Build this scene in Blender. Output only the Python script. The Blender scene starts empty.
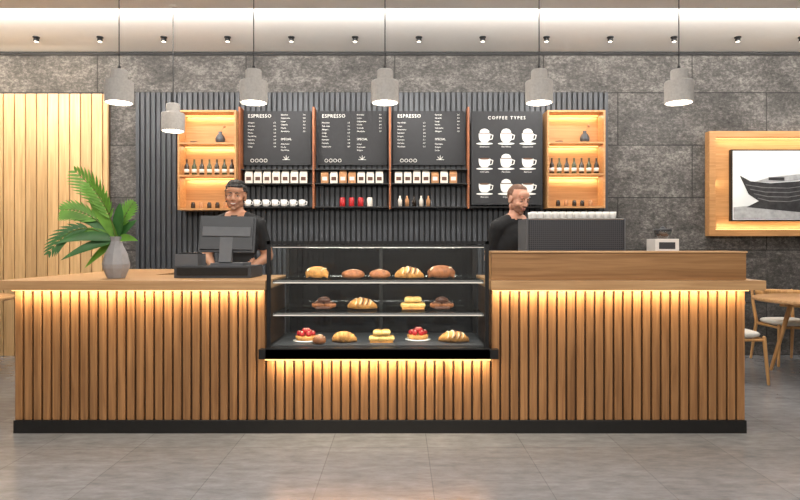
import bpy, math, random
from mathutils import Vector, Matrix, Euler
random.seed(7)
scene = bpy.context.scene
COL = scene.collection

# ------------------------------------------------------------------ materials
def nm(name):
    m = bpy.data.materials.new(name); m.use_nodes = True
    nt = m.node_tree; b = nt.nodes['Principled BSDF']
    return m, nt, b
def srgb(r, g, b):
    f = lambda c: (c/255/12.92) if c/255 <= .04045 else ((c/255+.055)/1.055)**2.4
    return (f(r), f(g), f(b), 1)
def ramp(nt, stops):
    r = nt.nodes.new('ShaderNodeValToRGB')
    while len(r.color_ramp.elements) < len(stops): r.color_ramp.elements.new(.5)
    for e, (p, c) in zip(r.color_ramp.elements, stops):
        e.position = p; e.color = c
    return r
def plain(name, rgb, rough=.5, metal=0, emit=None, es=0, var=.12, scale=20, bump=0, sss=0):
    m, nt, b = nm(name)
    c = srgb(*rgb)
    b.inputs['Roughness'].default_value = rough
    b.inputs['Metallic'].default_value = metal
    if sss:
        b.inputs['Subsurface Weight'].default_value = sss
        b.inputs['Subsurface Radius'].default_value = (1, .4, .2); b.inputs['Subsurface Scale'].default_value = .012
    tc = nt.nodes.new('ShaderNodeTexCoord')
    n = nt.nodes.new('ShaderNodeTexNoise'); n.inputs['Scale'].default_value = scale
    n.inputs['Detail'].default_value = 4
    nt.links.new(tc.outputs['Object'], n.inputs['Vector'])
    r = ramp(nt, [(.3, tuple(x*(1-var) for x in c[:3])+(1,)), (.7, tuple(min(1, x*(1+var)) for x in c[:3])+(1,))])
    nt.links.new(n.outputs['Fac'], r.inputs['Fac'])
    nt.links.new(r.outputs['Color'], b.inputs['Base Color'])
    if bump:
        bp = nt.nodes.new('ShaderNodeBump'); bp.inputs['Strength'].default_value = bump; bp.inputs['Distance'].default_value = .01
        nt.links.new(n.outputs['Fac'], bp.inputs['Height']); nt.links.new(bp.outputs['Normal'], b.inputs['Normal'])
    if emit:
        b.inputs['Emission Color'].default_value = srgb(*emit); b.inputs['Emission Strength'].default_value = es
    return m
def wood(name, dark, light, grain='Z', rough=.45, pitch=0, axis=0):
    m, nt, b = nm(name)
    tc = nt.nodes.new('ShaderNodeTexCoord')
    mp = nt.nodes.new('ShaderNodeMapping')
    s = {'Z': (28, 28, 1.3), 'X': (1.3, 28, 28), 'Y': (28, 1.3, 28)}[grain]
    mp.inputs['Scale'].default_value = s
    nt.links.new(tc.outputs['Object'], mp.inputs['Vector'])
    n = nt.nodes.new('ShaderNodeTexNoise'); n.inputs['Scale'].default_value = 1.6; n.inputs['Detail'].default_value = 6
    n.inputs['Distortion'].default_value = .6
    nt.links.new(mp.outputs['Vector'], n.inputs['Vector'])
    r = ramp(nt, [(.3, srgb(*dark)), (.7, srgb(*light))])
    nt.links.new(n.outputs['Fac'], r.inputs['Fac'])
    out = r.outputs['Color']
    if pitch:
        sp = nt.nodes.new('ShaderNodeSeparateXYZ'); nt.links.new(tc.outputs['Object'], sp.inputs[0])
        a = nt.nodes.new('ShaderNodeMath'); a.operation = 'DIVIDE'; a.inputs[1].default_value = pitch
        nt.links.new(sp.outputs[axis], a.inputs[0])
        f = nt.nodes.new('ShaderNodeMath'); f.operation = 'FLOOR'; nt.links.new(a.outputs[0], f.inputs[0])
        w = nt.nodes.new('ShaderNodeTexWhiteNoise'); w.noise_dimensions = '1D'; nt.links.new(f.outputs[0], w.inputs['W'])
        mr = nt.nodes.new('ShaderNodeMapRange'); mr.inputs['To Min'].default_value = .82; mr.inputs['To Max'].default_value = 1.1
        nt.links.new(w.outputs['Value'], mr.inputs['Value'])
        hs = nt.nodes.new('ShaderNodeHueSaturation'); nt.links.new(out, hs.inputs['Color']); nt.links.new(mr.outputs[0], hs.inputs['Value'])
        out = hs.outputs['Color']
    nt.links.new(out, b.inputs['Base Color'])
    b.inputs['Roughness'].default_value = rough
    bp = nt.nodes.new('ShaderNodeBump'); bp.inputs['Strength'].default_value = .15; bp.inputs['Distance'].default_value = .003
    nt.links.new(n.outputs['Fac'], bp.inputs['Height']); nt.links.new(bp.outputs['Normal'], b.inputs['Normal'])
    return m
def glass(name, gloss=.07, tint=(1, 1, 1)):
    m = bpy.data.materials.new(name); m.use_nodes = True
    nt = m.node_tree; nt.nodes.clear()
    o = nt.nodes.new('ShaderNodeOutputMaterial'); t = nt.nodes.new('ShaderNodeBsdfTransparent')
    t.inputs['Color'].default_value = (*tint, 1)
    g = nt.nodes.new('ShaderNodeBsdfGlossy'); g.inputs['Roughness'].default_value = .03
    mx = nt.nodes.new('ShaderNodeMixShader'); mx.inputs[0].default_value = gloss
    nt.links.new(t.outputs[0], mx.inputs[1]); nt.links.new(g.outputs[0], mx.inputs[2]); nt.links.new(mx.outputs[0], o.inputs[0])
    return m
def emis(name, rgb, s):
    m = bpy.data.materials.new(name); m.use_nodes = True
    nt = m.node_tree; nt.nodes.clear()
    o = nt.nodes.new('ShaderNodeOutputMaterial'); e = nt.nodes.new('ShaderNodeEmission')
    e.inputs[0].default_value = srgb(*rgb); e.inputs[1].default_value = s
    nt.links.new(e.outputs[0], o.inputs[0]); return m

def stone_mat():
    m, nt, b = nm('dark_stone_panels')
    tc = nt.nodes.new('ShaderNodeTexCoord')
    sp = nt.nodes.new('ShaderNodeSeparateXYZ'); cb = nt.nodes.new('ShaderNodeCombineXYZ')
    nt.links.new(tc.outputs['Object'], sp.inputs[0])
    ad = nt.nodes.new('ShaderNodeMath'); ad.operation = 'ADD'
    nt.links.new(sp.outputs[0], ad.inputs[0]); nt.links.new(sp.outputs[1], ad.inputs[1])
    nt.links.new(ad.outputs[0], cb.inputs[0]); nt.links.new(sp.outputs[2], cb.inputs[1])
    br = nt.nodes.new('ShaderNodeTexBrick'); br.offset = .5; br.inputs['Scale'].default_value = 1
    br.inputs['Brick Width'].default_value = 1.7; br.inputs['Row Height'].default_value = .6
    br.inputs['Mortar Size'].default_value = .007; br.inputs['Mortar Smooth'].default_value = .2
    br.inputs['Color1'].default_value = (1, 1, 1, 1); br.inputs['Color2'].default_value = (.74, .74, .74, 1); br.inputs['Mortar'].default_value = (.2, .2, .2, 1)
    nt.links.new(cb.outputs[0], br.inputs['Vector'])
    mp = nt.nodes.new('ShaderNodeMapping'); mp.inputs['Scale'].default_value = (1, 1, 1.5)
    nt.links.new(tc.outputs['Object'], mp.inputs['Vector'])
    n1 = nt.nodes.new('ShaderNodeTexNoise'); n1.inputs['Scale'].default_value = 3.0; n1.inputs['Detail'].default_value = 12; n1.inputs['Roughness'].default_value = .8
    nt.links.new(mp.outputs[0], n1.inputs['Vector'])
    n2 = nt.nodes.new('ShaderNodeTexNoise'); n2.inputs['Scale'].default_value = 22; n2.inputs['Detail'].default_value = 6; n2.inputs['Roughness'].default_value = .8
    nt.links.new(mp.outputs[0], n2.inputs['Vector'])
    mx0 = nt.nodes.new('ShaderNodeMath'); mx0.operation = 'ADD'; nt.links.new(n1.outputs['Fac'], mx0.inputs[0]); nt.links.new(n2.outputs['Fac'], mx0.inputs[1])
    hf = nt.nodes.new('ShaderNodeMath'); hf.operation = 'MULTIPLY'; hf.inputs[1].default_value = .5; nt.links.new(mx0.outputs[0], hf.inputs[0])
    r = ramp(nt, [(.38, srgb(36, 35, 34)), (.5, srgb(80, 77, 74)), (.62, srgb(138, 134, 129))])
    nt.links.new(hf.outputs[0], r.inputs['Fac'])
    mul = nt.nodes.new('ShaderNodeMix'); mul.data_type = 'RGBA'; mul.blend_type = 'MULTIPLY'; mul.inputs[0].default_value = 1
    nt.links.new(r.outputs['Color'], mul.inputs[6]); nt.links.new(br.outputs['Color'], mul.inputs[7])
    nt.links.new(mul.outputs[2], b.inputs['Base Color'])
    b.inputs['Roughness'].default_value = .75
    bp = nt.nodes.new('ShaderNodeBump'); bp.inputs['Strength'].default_value = .7; bp.inputs['Distance'].default_value = .02
    nt.links.new(hf.outputs[0], bp.inputs['Height']); nt.links.new(bp.outputs['Normal'], b.inputs['Normal'])
    return m
def floor_mat():
    m, nt, b = nm('grey_floor_tiles')
    tc = nt.nodes.new('ShaderNodeTexCoord'); mp = nt.nodes.new('ShaderNodeMapping')
    mp.inputs['Location'].default_value = (-.17, -.12, 0)
    nt.links.new(tc.outputs['Object'], mp.inputs['Vector'])
    br = nt.nodes.new('ShaderNodeTexBrick'); br.offset = 0; br.inputs['Scale'].default_value = 1
    br.inputs['Brick Width'].default_value = .6; br.inputs['Row Height'].default_value = 1.2
    br.inputs['Mortar Size'].default_value = .003; br.inputs['Mortar Smooth'].default_value = .3
    br.inputs['Color1'].default_value = (1, 1, 1, 1); br.inputs['Color2'].default_value = (.82, .82, .82, 1); br.inputs['Mortar'].default_value = (.66, .66, .66, 1)
    nt.links.new(mp.outputs[0], br.inputs['Vector'])
    mp2 = nt.nodes.new('ShaderNodeMapping'); mp2.inputs['Scale'].default_value = (2.5, 7, 1)
    nt.links.new(tc.outputs['Object'], mp2.inputs['Vector'])
    n1 = nt.nodes.new('ShaderNodeTexNoise'); n1.inputs['Scale'].default_value = 2.4; n1.inputs['Detail'].default_value = 10; n1.inputs['Roughness'].default_value = .72
    nt.links.new(mp2.outputs[0], n1.inputs['Vector'])
    r = ramp(nt, [(.3, srgb(122, 125, 129)), (.7, srgb(160, 163, 167))])
    nt.links.new(n1.outputs['Fac'], r.inputs['Fac'])
    mul = nt.nodes.new('ShaderNodeMix'); mul.data_type = 'RGBA'; mul.blend_type = 'MULTIPLY'; mul.inputs[0].default_value = 1
    nt.links.new(r.outputs['Color'], mul.inputs[6]); nt.links.new(br.outputs['Color'], mul.inputs[7])
    nt.links.new(mul.outputs[2], b.inputs['Base Color'])
    rr = nt.nodes.new('ShaderNodeMapRange'); rr.inputs['To Min'].default_value = .08; rr.inputs['To Max'].default_value = .24
    nt.links.new(n1.outputs['Fac'], rr.inputs['Value']); nt.links.new(rr.outputs[0], b.inputs['Roughness'])
    b.inputs['IOR'].default_value = 1.7
    return m

STONE = stone_mat(); FLOOR = floor_mat()
W_SLAT = wood('oak_slats', (136, 94, 56), (178, 130, 84), 'Z', .45, pitch=.062)
W_SLATY = wood('oak_slats_side', (136, 94, 56), (178, 130, 84), 'Z', .45, pitch=.062, axis=1)
W_BACK = wood('slat_backing', (62, 40, 22), (84, 56, 32), 'Z')
W_TOP = wood('oak_worktop', (176, 132, 88), (208, 166, 120), 'X', .4)
W_BOX = wood('oak_panel', (140, 100, 62), (174, 130, 86), 'X', .4)
W_LIGHT = wood('light_oak_wall', (190, 152, 104), (222, 186, 136), 'Z', .5, pitch=.125)
W_SHELF = wood('shelf_oak', (168, 120, 72), (196, 148, 98), 'X', .45)
W_POST = wood('brown_post', (120, 66, 36), (156, 92, 52), 'Z', .45)
W_FURN = wood('furniture_oak', (176, 126, 74), (210, 162, 104), 'Z', .4)
BLACK = plain('matt_black', (20, 20, 21), .4)
KICK = plain('kick_black', (26, 25, 25), .35)
RIB = plain('charcoal_ribs', (62, 65, 70), .55, var=.08, scale=6)
RIBB = plain('charcoal_rib_back', (34, 35, 37), .7)
WHITE = plain('white_paint', (236, 234, 230), .7, var=.02)
CEIL = plain('ceiling_white', (250, 249, 246), .8, var=.01)
PORC = plain('porcelain', (240, 238, 234), .25, var=.02)
CONC = plain('concrete_lamp', (176, 172, 168), .8, var=.1, scale=60, bump=.2)
LAMP = emis('lamp_glow', (255, 244, 226), 7)
WARM = emis('led_warm', (255, 200, 125), 3)
COOL = emis('led_cool', (255, 242, 225), 1.0)
GLASS = glass('clear_glass', .035, (.98, .99, .99))
GLASSD = glass('dark_glass', .03, (.32, .33, .34))
SHGL = glass('shelf_glass', .1, (.86, .9, .9))
STEEL = plain('steel', (190, 190, 190), .25, 1, var=.05)
DGREY = plain('dark_grey_plastic', (62, 64, 68), .5, var=.06)
MGREY = plain('mid_grey_plastic', (92, 94, 98), .5, var=.06)
BOARD = plain('menu_black', (34, 35, 38), .7, var=.1)
CHALK = plain('chalk_white_paint', (240, 238, 232), .8, var=.02)
CREAMB = plain('coffee_brown_paint', (96, 66, 46), .7)
RED = plain('red_glaze', (170, 30, 34), .3)
BOTTLE = plain('dark_bottle', (44, 34, 26), .2)
GREENB = plain('green_bottle', (60, 66, 40), .2)
KRAFT = plain('kraft_bag', (176, 128, 88), .8)
CREAM = plain('cream_bag', (230, 222, 210), .7)
CUSH = plain('white_cushion', (228, 224, 216), .85, var=.04)

# ------------------------------------------------------------------ mesh builder
class B:
    def __init__(s, name, T=None):
        s.name = name; s.v = []; s.f = []; s.mi = []; s.sm = []; s.mats = []; s.T = T or Matrix.Identity(4)
    def m(s, mat):
        if mat not in s.mats: s.mats.append(mat)
        return s.mats.index(mat)
    def add(s, vs, fs, mat, smooth=False, T=None):
        o = len(s.v); k = s.m(mat) if mat else 0
        for v in vs:
            v = Vector(v)
            if T is not None: v = T @ v
            s.v.append(tuple(v))
        for f in fs:
            s.f.append(tuple(i+o for i in f)); s.mi.append(k); s.sm.append(smooth)
    def box(s, x0, x1, y0, y1, z0, z1, mat, T=None):
        s.add([(x0,y0,z0),(x1,y0,z0),(x1,y1,z0),(x0,y1,z0),(x0,y0,z1),(x1,y0,z1),(x1,y1,z1),(x0,y1,z1)],
              [(3,2,1,0),(4,5,6,7),(0,1,5,4),(1,2,6,5),(2,3,7,6),(3,0,4,7)], mat, False, T)
    def lathe(s, prof, c, mat, seg=24, T=None, smooth=True):
        vs = []; fs = []
        for r, z in prof:
            for i in range(seg):
                a = 2*math.pi*i/seg
                vs.append((c[0]+r*math.cos(a), c[1]+r*math.sin(a), c[2]+z))
        n = len(prof)
        for j in range(n-1):
            for i in range(seg):
                k = (i+1) % seg
                fs.append((j*seg+i, j*seg+k, (j+1)*seg+k, (j+1)*seg+i))
        fs.append(tuple(reversed(range(seg)))); fs.append(tuple((n-1)*seg+i for i in range(seg)))
        s.add(vs, fs, mat, smooth, T)
    def cyl(s, c, r, h, mat, seg=20, r2=None, T=None):
        s.lathe([(r, 0), (r if r2 is None else r2, h)], c, mat, seg, T, smooth=False)
    def ell(s, c, r, mat, seg=16, rings=10, T=None):
        vs = [(c[0], c[1], c[2]-r[2])]; fs = []
        for j in range(1, rings):
            p = -math.pi/2+math.pi*j/rings
            for i in range(seg):
                a = 2*math.pi*i/seg
                vs.append((c[0]+r[0]*math.cos(p)*math.cos(a), c[1]+r[1]*math.cos(p)*math.sin(a), c[2]+r[2]*math.sin(p)))
        vs.append((c[0], c[1], c[2]+r[2])); L = len(vs)-1
        for i in range(seg):
            k = (i+1) % seg
            fs.append((0, 1+k, 1+i))
            for j in range(rings-2):
                fs.append((1+j*seg+i, 1+j*seg+k, 1+(j+1)*seg+k, 1+(j+1)*seg+i))
            fs.append((1+(rings-2)*seg+i, 1+(rings-2)*seg+k, L))
        s.add(vs, fs, mat, True, T)
    def tube(s, pts, rad, mat, seg=12, cap=True, T=None, flat=1.0):
        pts = [Vector(p) for p in pts]
        if not isinstance(rad, (list, tuple)): rad = [rad]*len(pts)
        n = len(pts)
        tang = []
        for i in range(n):
            t = (pts[min(i+1, n-1)]-pts[max(i-1, 0)])
            tang.append(t.normalized())
        P = []; R = []; Tn = []
        if cap:
            for a in (80, 55, 28):
                a = math.radians(a); P.append(pts[0]-tang[0]*rad[0]*math.sin(a)); R.append(rad[0]*math.cos(a)); Tn.append(tang[0])
        for p, r, t in zip(pts, rad, tang): P.append(p); R.append(r); Tn.append(t)
        if cap:
            for a in (28, 55, 80):
                a = math.radians(a); P.append(pts[-1]+tang[-1]*rad[-1]*math.sin(a)); R.append(rad[-1]*math.cos(a)); Tn.append(tang[-1])
        up = Vector((0, 0, 1)) if abs(Tn[0].z) < .9 else Vector((0, 1, 0))
        u = Tn[0].cross(up).normalized()
        vs = []; fs = []
        for p, r, t in zip(P, R, Tn):
            u = (u-t*u.dot(t)).normalized(); w = t.cross(u)
            for i in range(seg):
                a = 2*math.pi*i/seg
                vs.append(p+u*r*math.cos(a)+w*r*flat*math.sin(a))
        for j in range(len(P)-1):
            for i in range(seg):
                k = (i+1) % seg
                fs.append((j*seg+i, j*seg+k, (j+1)*seg+k, (j+1)*seg+i))
        fs.append(tuple(reversed(range(seg)))); fs.append(tuple((len(P)-1)*seg+i for i in range(seg)))
        s.add(vs, fs, mat, True, T)
    def poly(s, pts, mat):
        s.add(pts, [tuple(range(len(pts)))], mat)
    def done(s, parent=None, bevel=0, loc=None, rot=None, scale=None):
        me = bpy.data.meshes.new(s.name); me.from_pydata(s.v, [], s.f)
        for m in s.mats: me.materials.append(m)
        me.polygons.foreach_set('material_index', s.mi); me.polygons.foreach_set('use_smooth', s.sm); me.update()
        o = bpy.data.objects.new(s.name, me); COL.objects.link(o)
        if parent: o.parent = parent
        if loc: o.location = loc
        if rot: o.rotation_euler = rot
        if scale: o.scale = (scale,)*3
        if bevel:
            b = o.modifiers.new('bevel', 'BEVEL'); b.width = bevel; b.segments = 2; b.limit_method = 'ANGLE'; b.angle_limit = math.radians(50)
        return o
def empty(name, loc=(0, 0, 0), rot=(0, 0, 0)):
    e = bpy.data.objects.new(name, None); COL.objects.link(e); e.location = loc; e.rotation_euler = rot; e.empty_display_size = .1; return e
def area(name, loc, rot, sx, sy, power, color, parent=None):
    l = bpy.data.lights.new(name, 'AREA'); l.shape = 'RECTANGLE'; l.size = sx; l.size_y = sy; l.energy = power; l.color = color
    o = bpy.data.objects.new(name, l); COL.objects.link(o); o.location = loc; o.rotation_euler = [math.radians(a) for a in rot]
    if parent: o.parent = parent
    return o
def point(name, loc, power, color, r=.04, parent=None):
    l = bpy.data.lights.new(name, 'POINT'); l.energy = power; l.color = color; l.shadow_soft_size = r
    o = bpy.data.objects.new(name, l); COL.objects.link(o); o.location = loc
    if parent: o.parent = parent
    return o
def text(name, body, x, y, z, size, mat, parent, align='LEFT', spacing=1.0, cs=1.0):
    c = bpy.data.curves.new(name, 'FONT'); c.body = body; c.size = size; c.align_x = align; c.space_line = spacing; c.space_character = cs
    c.materials.append(mat); c.resolution_u = 2
    o = bpy.data.objects.new(name, c); COL.objects.link(o); o.location = (x, y, z); o.rotation_euler = (math.pi/2, 0, 0); o.parent = parent
    return o
WC = (1, .77, .5)
NC = (1, .955, .9)

# ------------------------------------------------------------------ room
WY = 6.86; H = 3.46
b = B('floor'); b.box(-6.5, 6.5, -3, WY, -.1, 0, FLOOR); b.done()
b = B('wall_back'); b.box(-6.5, 6.5, WY, WY+.15, 0, H, STONE); b.done()
b = B('wall_left'); b.box(-6.65, -6.5, -3, WY+.15, 0, H, STONE); b.done()
b = B('wall_right'); b.box(6.5, 6.65, -3, WY+.15, 0, H, STONE); b.done()
b = B('wall_front'); b.box(-6.5, 6.5, -3.15, -3, 0, H, WHITE); b.done()
b = B('ceiling')
b.box(-6.65, 6.65, -3.15, WY+.15, H, H+.1, CEIL)
b.box(-6.5, 6.5, -3, 5.37, H-.09, H, CEIL)
b.done()
b = B('trim_ceiling'); b.box(-6.5, 6.5, WY-.03, WY, H-.035, H, BLACK); b.done()

b = B('wall_panel_charcoal_ribbed')
b.box(-3.006, 2.36, WY-.025, WY, 0, 2.996, RIBB)
x = -3.0
while x < 2.33:
    b.box(x, x+.038, WY-.05, WY-.02, 0, 2.99, RIB); x += .0598
b.done()
b = B('wall_panel_light_oak')
b.box(-6.5, -3.31, WY-.03, WY, 0, 2.973, W_BACK)
x = -6.5+.01
while x < -3.34:
    x1 = min(x+.112, -3.315)
    b.box(x, x1, WY-.06, WY-.025, 0, 2.973, W_LIGHT); x += .125
b.done(bevel=.004)

# ceiling spots
for i in range(-8, 9):
    X = .2+i*.675
    b = B('ceiling_spotlight')
    b.cyl((0, 0, -.01), .034, .01, BLACK); b.lathe([(.026, -.05), (.026, -.01)], (0, 0, 0), BLACK, 16)
    b.cyl((0, 0, -.0515), .02, .002, LAMP)
    o = b.done(loc=(X, 6.35, H))
    if i % 2 == 0:
        l = bpy.data.lights.new('spot', 'SPOT'); l.energy = 44; l.color = NC; l.spot_size = math.radians(80); l.spot_blend = .9; l.shadow_soft_size = .03
        s = bpy.data.objects.new('spot_beam', l); COL.objects.link(s); s.parent = o; s.location = (0, 0, -.09); s.rotation_euler = (math.radians(12), 0, 0)

# ------------------------------------------------------------------ counter
def slats_x(b, x0, x1, z0, z1, y=4.0):
    n = round((x1-x0)/.062); p = (x1-x0)/n
    for i in range(n):
        xa = x0+i*p+.006
        b.box(xa, xa+p-.014, y, y+.022, z0, z1, W_SLAT)
def slats_y(b, xa, xb, y0, y1, z0, z1):
    n = round((y1-y0)/.062); p = (y1-y0)/n
    for i in range(n):
        b.box(xa, xb, y0+i*p+.006, y0+i*p+p-.008, z0, z1, W_SLATY)
b = B('cafe_counter')
XL, XR = -2.573, 2.307
b.box(XL+.02, -.893, 4.02, 4.66, .087, .953, W_BACK)
b.box(XL+.02, -1.97, 4.66, 5.86, .087, .953, W_BACK)
b.box(-.893, .607, 4.02, 4.66, .087, .5, W_BACK)
b.box(.607, XR-.02, 4.02, 4.66, .087, .953, W_BACK)
slats_x(b, XL, -.893, .087, .953); slats_x(b, -.893, .607, .087, .5); slats_x(b, .607, XR, .087, .953)
slats_y(b, XL, XL+.022, 4.03, 5.86, .087, .953); slats_y(b, XR-.022, XR, 4.03, 4.66, .087, .953)
b.box(XL+.0, XR-.0, 3.99, 4.62, 0, .087, KICK); b.box(XL, -2.0, 4.62, 5.84, 0, .087, KICK)
def prism(b, pts, z0, z1, mat):
    n = len(pts); vs = [(x, y, z0) for x, y in pts]+[(x, y, z1) for x, y in pts]
    fs = [tuple(reversed(range(n))), tuple(range(n, 2*n))]+[(i, (i+1) % n, n+(i+1) % n, n+i) for i in range(n)]
    b.add(vs, fs, mat)
prism(b, [(-2.653, 3.93), (-.885, 3.93), (-.885, 4.72), (-1.93, 4.72), (-1.93, 5.9), (-2.653, 5.9)], .957, 1.02, W_TOP)
b.box(.597, 2.40, 3.93, 4.72, .957, 1.02, W_TOP)
co = b.done(bevel=.003)
b = B('bar_riser')
b.box(.607, 2.30, 3.985, 4.27, 1.021, 1.2, W_BOX)
b.box(.6, 2.306, 3.978, 4.28, 1.2, 1.213, W_TOP)
b.done(bevel=.003)
led = B('under_counter_led'); led.box(-2.56, -.9, 3.955, 3.97, .95, .957, WARM); led.box(.61, 2.3, 3.955, 3.97, .95, .957, WARM); led.box(-.89, .6, 3.955, 3.97, .493, .5, WARM)
led.done(parent=co)
for nmx, xa, xb, z in (('l', XL, -.9, .947), ('c', -.88, .6, .49), ('r', .61, XR, .947)):
    area('counter_led_'+nmx, ((xa+xb)/2, 3.955, z), (28, 0, 0), xb-xa-.03, .012, 4.4*(xb-xa), WC, co)

# ------------------------------------------------------------------ display case
cx0, cx1 = -.88, .587
b = B('pastry_display_case')
b.box(-.927, .647, 3.93, 3.99, .505, .567, BLACK)
b.box(-.882, .59, 3.93, 4.66, .505, .575, BLACK)
t = .024
for xx in (cx0, cx1-t):
    b.box(xx, xx+t, 3.96, 3.96+t, .567, 1.28, BLACK)
    b.box(xx, xx+t, 4.63, 4.63+t, .567, 1.28, BLACK)
    b.box(xx, xx+t, 3.96, 4.66, 1.26, 1.28, BLACK)
b.box(cx0, cx1, 3.96, 3.985, 1.258, 1.28, BLACK); b.box(cx0, cx1, 4.63, 4.66, 1.25, 1.28, BLACK)
b.box(-.16, -.135, 4.635, 4.655, .575, 1.25, BLACK)
b.box(cx0+t, cx1-t, 4.0, 4.03, 1.24, 1.255, DGREY)
for z in (1.015, .795):
    b.box(cx0+t, cx1-t, 4.05, 4.6, z-.008, z, SHGL)
    b.box(cx0+t, cx1-t, 4.045, 4.053, z-.012, z+.002, STEEL)
    b.box(cx0+t, cx1-t, 4.05, 4.062, z-.02, z-.012, COOL)
    for xx in (cx0+.02, cx1-.035): b.box(xx, xx+.015, 4.05, 4.62, z-.022, z-.008, STEEL)
b.box(cx0+t, cx1-t, 4.03, 4.042, 1.236, 1.24, COOL)
b.box(cx0+t, cx1-t, 4.02, 4.62, .575, .58, DGREY)
case = b.done()
g = B('case_glass')
g.box(cx0+t, cx1-t, 3.968, 3.974, .567, 1.255, GLASS)
g.box(cx0+.005, cx0+.011, 3.99, 4.63, .575, 1.255, GLASS); g.box(cx1-.011, cx1-.005, 3.99, 4.63, .575, 1.255, GLASS)
g.box(cx0+t, cx1-t, 3.99, 4.63, 1.262, 1.268, GLASS)
g.box(cx0+t, cx1-t, 4.64, 4.646, .575, 1.25, GLASSD)
g.done(parent=case)
for z, p in ((1.232, 4), (.99, 2.4), (.77, 2.4)):
    area('case_light', (-.146, 4.075, z), (22, 0, 0), 1.35, .015, p, (1, .92, .8), case)

# ------------------------------------------------------------------ pastries
PS = .9
CRUST = plain('golden_crust', (206, 146, 76), .55, var=.35, scale=25, bump=.3)
CRUSTD = plain('brown_crust', (150, 92, 52), .5, var=.35, scale=30, bump=.3)
CHOC = plain('chocolate', (84, 50, 36), .4, var=.2)
ICING = plain('cream_icing', (240, 226, 192), .5, var=.05)
YEL = plain('custard', (232, 196, 118), .5, var=.15, scale=30)
def croissant(name, loc, w=.22, stripes=False, m=CRUST):
    b = B(name)
    n = 25; pts = []; rad = []
    for i in range(n):
        t = -1+2*i/(n-1)
        pts.append((t*w/2*.88, .22*w*(t*t)-.03, .045*(1-abs(t)*.55)))
        rad.append((.010+.032*(1-t*t)**.8)*(1+.16*abs(math.sin(i*math.pi/3))))
    pts = [(p[0], p[1], r*.95) for p, r in zip(pts, rad)]
    b.tube(pts, rad, m, 14, flat=.95)
    if stripes:
        for i in range(3, n-3, 2):
            p = pts[i]; r = rad[i]
            ring = [(p[0]+.012*math.sin(a*2), p[1]-r*1.04*math.cos(a), p[2]+r*1.0*math.sin(a)) for a in [j*math.pi/8 for j in range(9)]]
            b.tube(ring, .0045, CHOC if i % 4 == 1 else ICING, 6)
    return b.done(loc=loc, rot=(0, 0, random.uniform(-.15, .15)), scale=PS)
def loaf(name, loc, w=.2, h=.085, m=CRUST):
    b = B(name)
    n = 15; pts = []; rad = []
    for i in range(n):
        t = -1+2*i/(n-1); r = h/2*(1-abs(t)**2.6)**.5*.95+.006
        pts.append((t*(w/2-.01), 0, r)); rad.append(r)
    b.tube(pts, rad, m, 16, flat=1.0)
    for i in range(4):
        x = (-.3+.2*i)*w
        b.tube([(x-.014, -.034, h*.7), (x, -.02, h*.88), (x+.012, .02, h*.88)], .006, ICING, 6)
    return b.done(loc=loc, rot=(0, 0, random.uniform(-.2, .2)), scale=PS)
def bun(name, loc, w=.15, m=CRUSTD):
    b = B(name)
    b.lathe([(.3*w, 0), (.46*w, .01), (.5*w, .025), (.47*w, .042), (.36*w, .058), (.2*w, .066), (.03*w, .069)], (0, 0, 0), m, 20)
    for i in range(34):
        a = random.uniform(0, 6.28); r = random.uniform(0, .4)*w
        b.ell((r*math.cos(a), r*math.sin(a), .0685-.9*(r/w)**2*.12), (.004, .003, .003), ICING, 6, 4)
    return b.done(loc=loc, scale=PS)
def chocroll(name, loc, w=.18):
    b = B(name)
    for k, (dx, z) in enumerate(((-.045, .03), (.045, .03), (0, .068))):
        pts = [(dx+t*.03, 0, z) for t in (-1, -.5, 0, .5, 1)]
        b.tube(pts, [.022, .03, .031, .03, .022], CRUSTD if k < 2 else CHOC, 12, flat=.95)
        b.tube([(dx-.03, -.022, z+.018), (dx, -.024, z+.022), (dx+.03, -.022, z+.018)], .005, CHOC, 6)
    b.tube([(-.05, -.05, .012), (.05, -.05, .012)], .012, CHOC, 10)
    return b.done(loc=loc, scale=PS)
def slices(name, loc):
    b = B(name)
    for lay in range(2):
        for i in range(3-lay):
            x = (-.06+.06*i)+lay*.03; z = .028+.045*lay
            b.tube([(x-.018, -.03, z), (x+.018, -.03, z)], .02, YEL, 10); b.tube([(x-.018, .02, z), (x+.018, .02, z)], .022, YEL, 10)
            b.box(x-.026, x+.026, -.045, .035, z-.006, z+.002, ICING)
            for q in (-.014, 0, .014): b.tube([(x+q-.004, -.05, z+.004), (x+q, -.03, z+.022), (x+q+.004, .02, z+.024)], .003, CRUST, 6)
    b.box(-.088, .088, -.05, .045, 0, .01, CRUST)
    return b.done(loc=loc, scale=PS)
def tart(name, loc, w=.2):
    b = B(name)
    b.lathe([(.09, 0), (.1, .004), (.1, .008)], (0, 0, 0), PORC, 24)
    b.lathe([(.06, .008), (.078, .012), (.085, .04), (.07, .042), (.02, .045)], (0, 0, 0), CRUST, 24)
    for i in range(9):
        a = i*.7; r = .052 if i < 6 else .02
        if i < 6: a = i*math.pi/3
        b.ell((r*math.cos(a), r*math.sin(a), .058+(0 if i < 6 else .022)), (.022, .022, .024), RED, 10, 8)
        b.ell((r*math.cos(a)+.004, r*math.sin(a)-.012, .078+(0 if i < 6 else .02)), (.006, .006, .004), ICING, 6, 5)
    return b.done(loc=loc, scale=PS)
Z1, Z2, Z3 = 1.0175, .7975, .5805
D = 4.3
loaf('bread_loaf', (-.595, D, Z1), .185, .085, CRUST)
bun('sesame_bun', (-.335, D, Z1), .185); bun('sesame_bun', (-.145, D, Z1), .17)
croissant('croissant', (.065, D, Z1), .25, True); loaf('bread_loaf', (.295, D, Z1), .22, .095, CRUSTD)
chocroll('chocolate_pastry', (-.545, D, Z2)); croissant('croissant', (-.272, D, Z2), .25, True)
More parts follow.
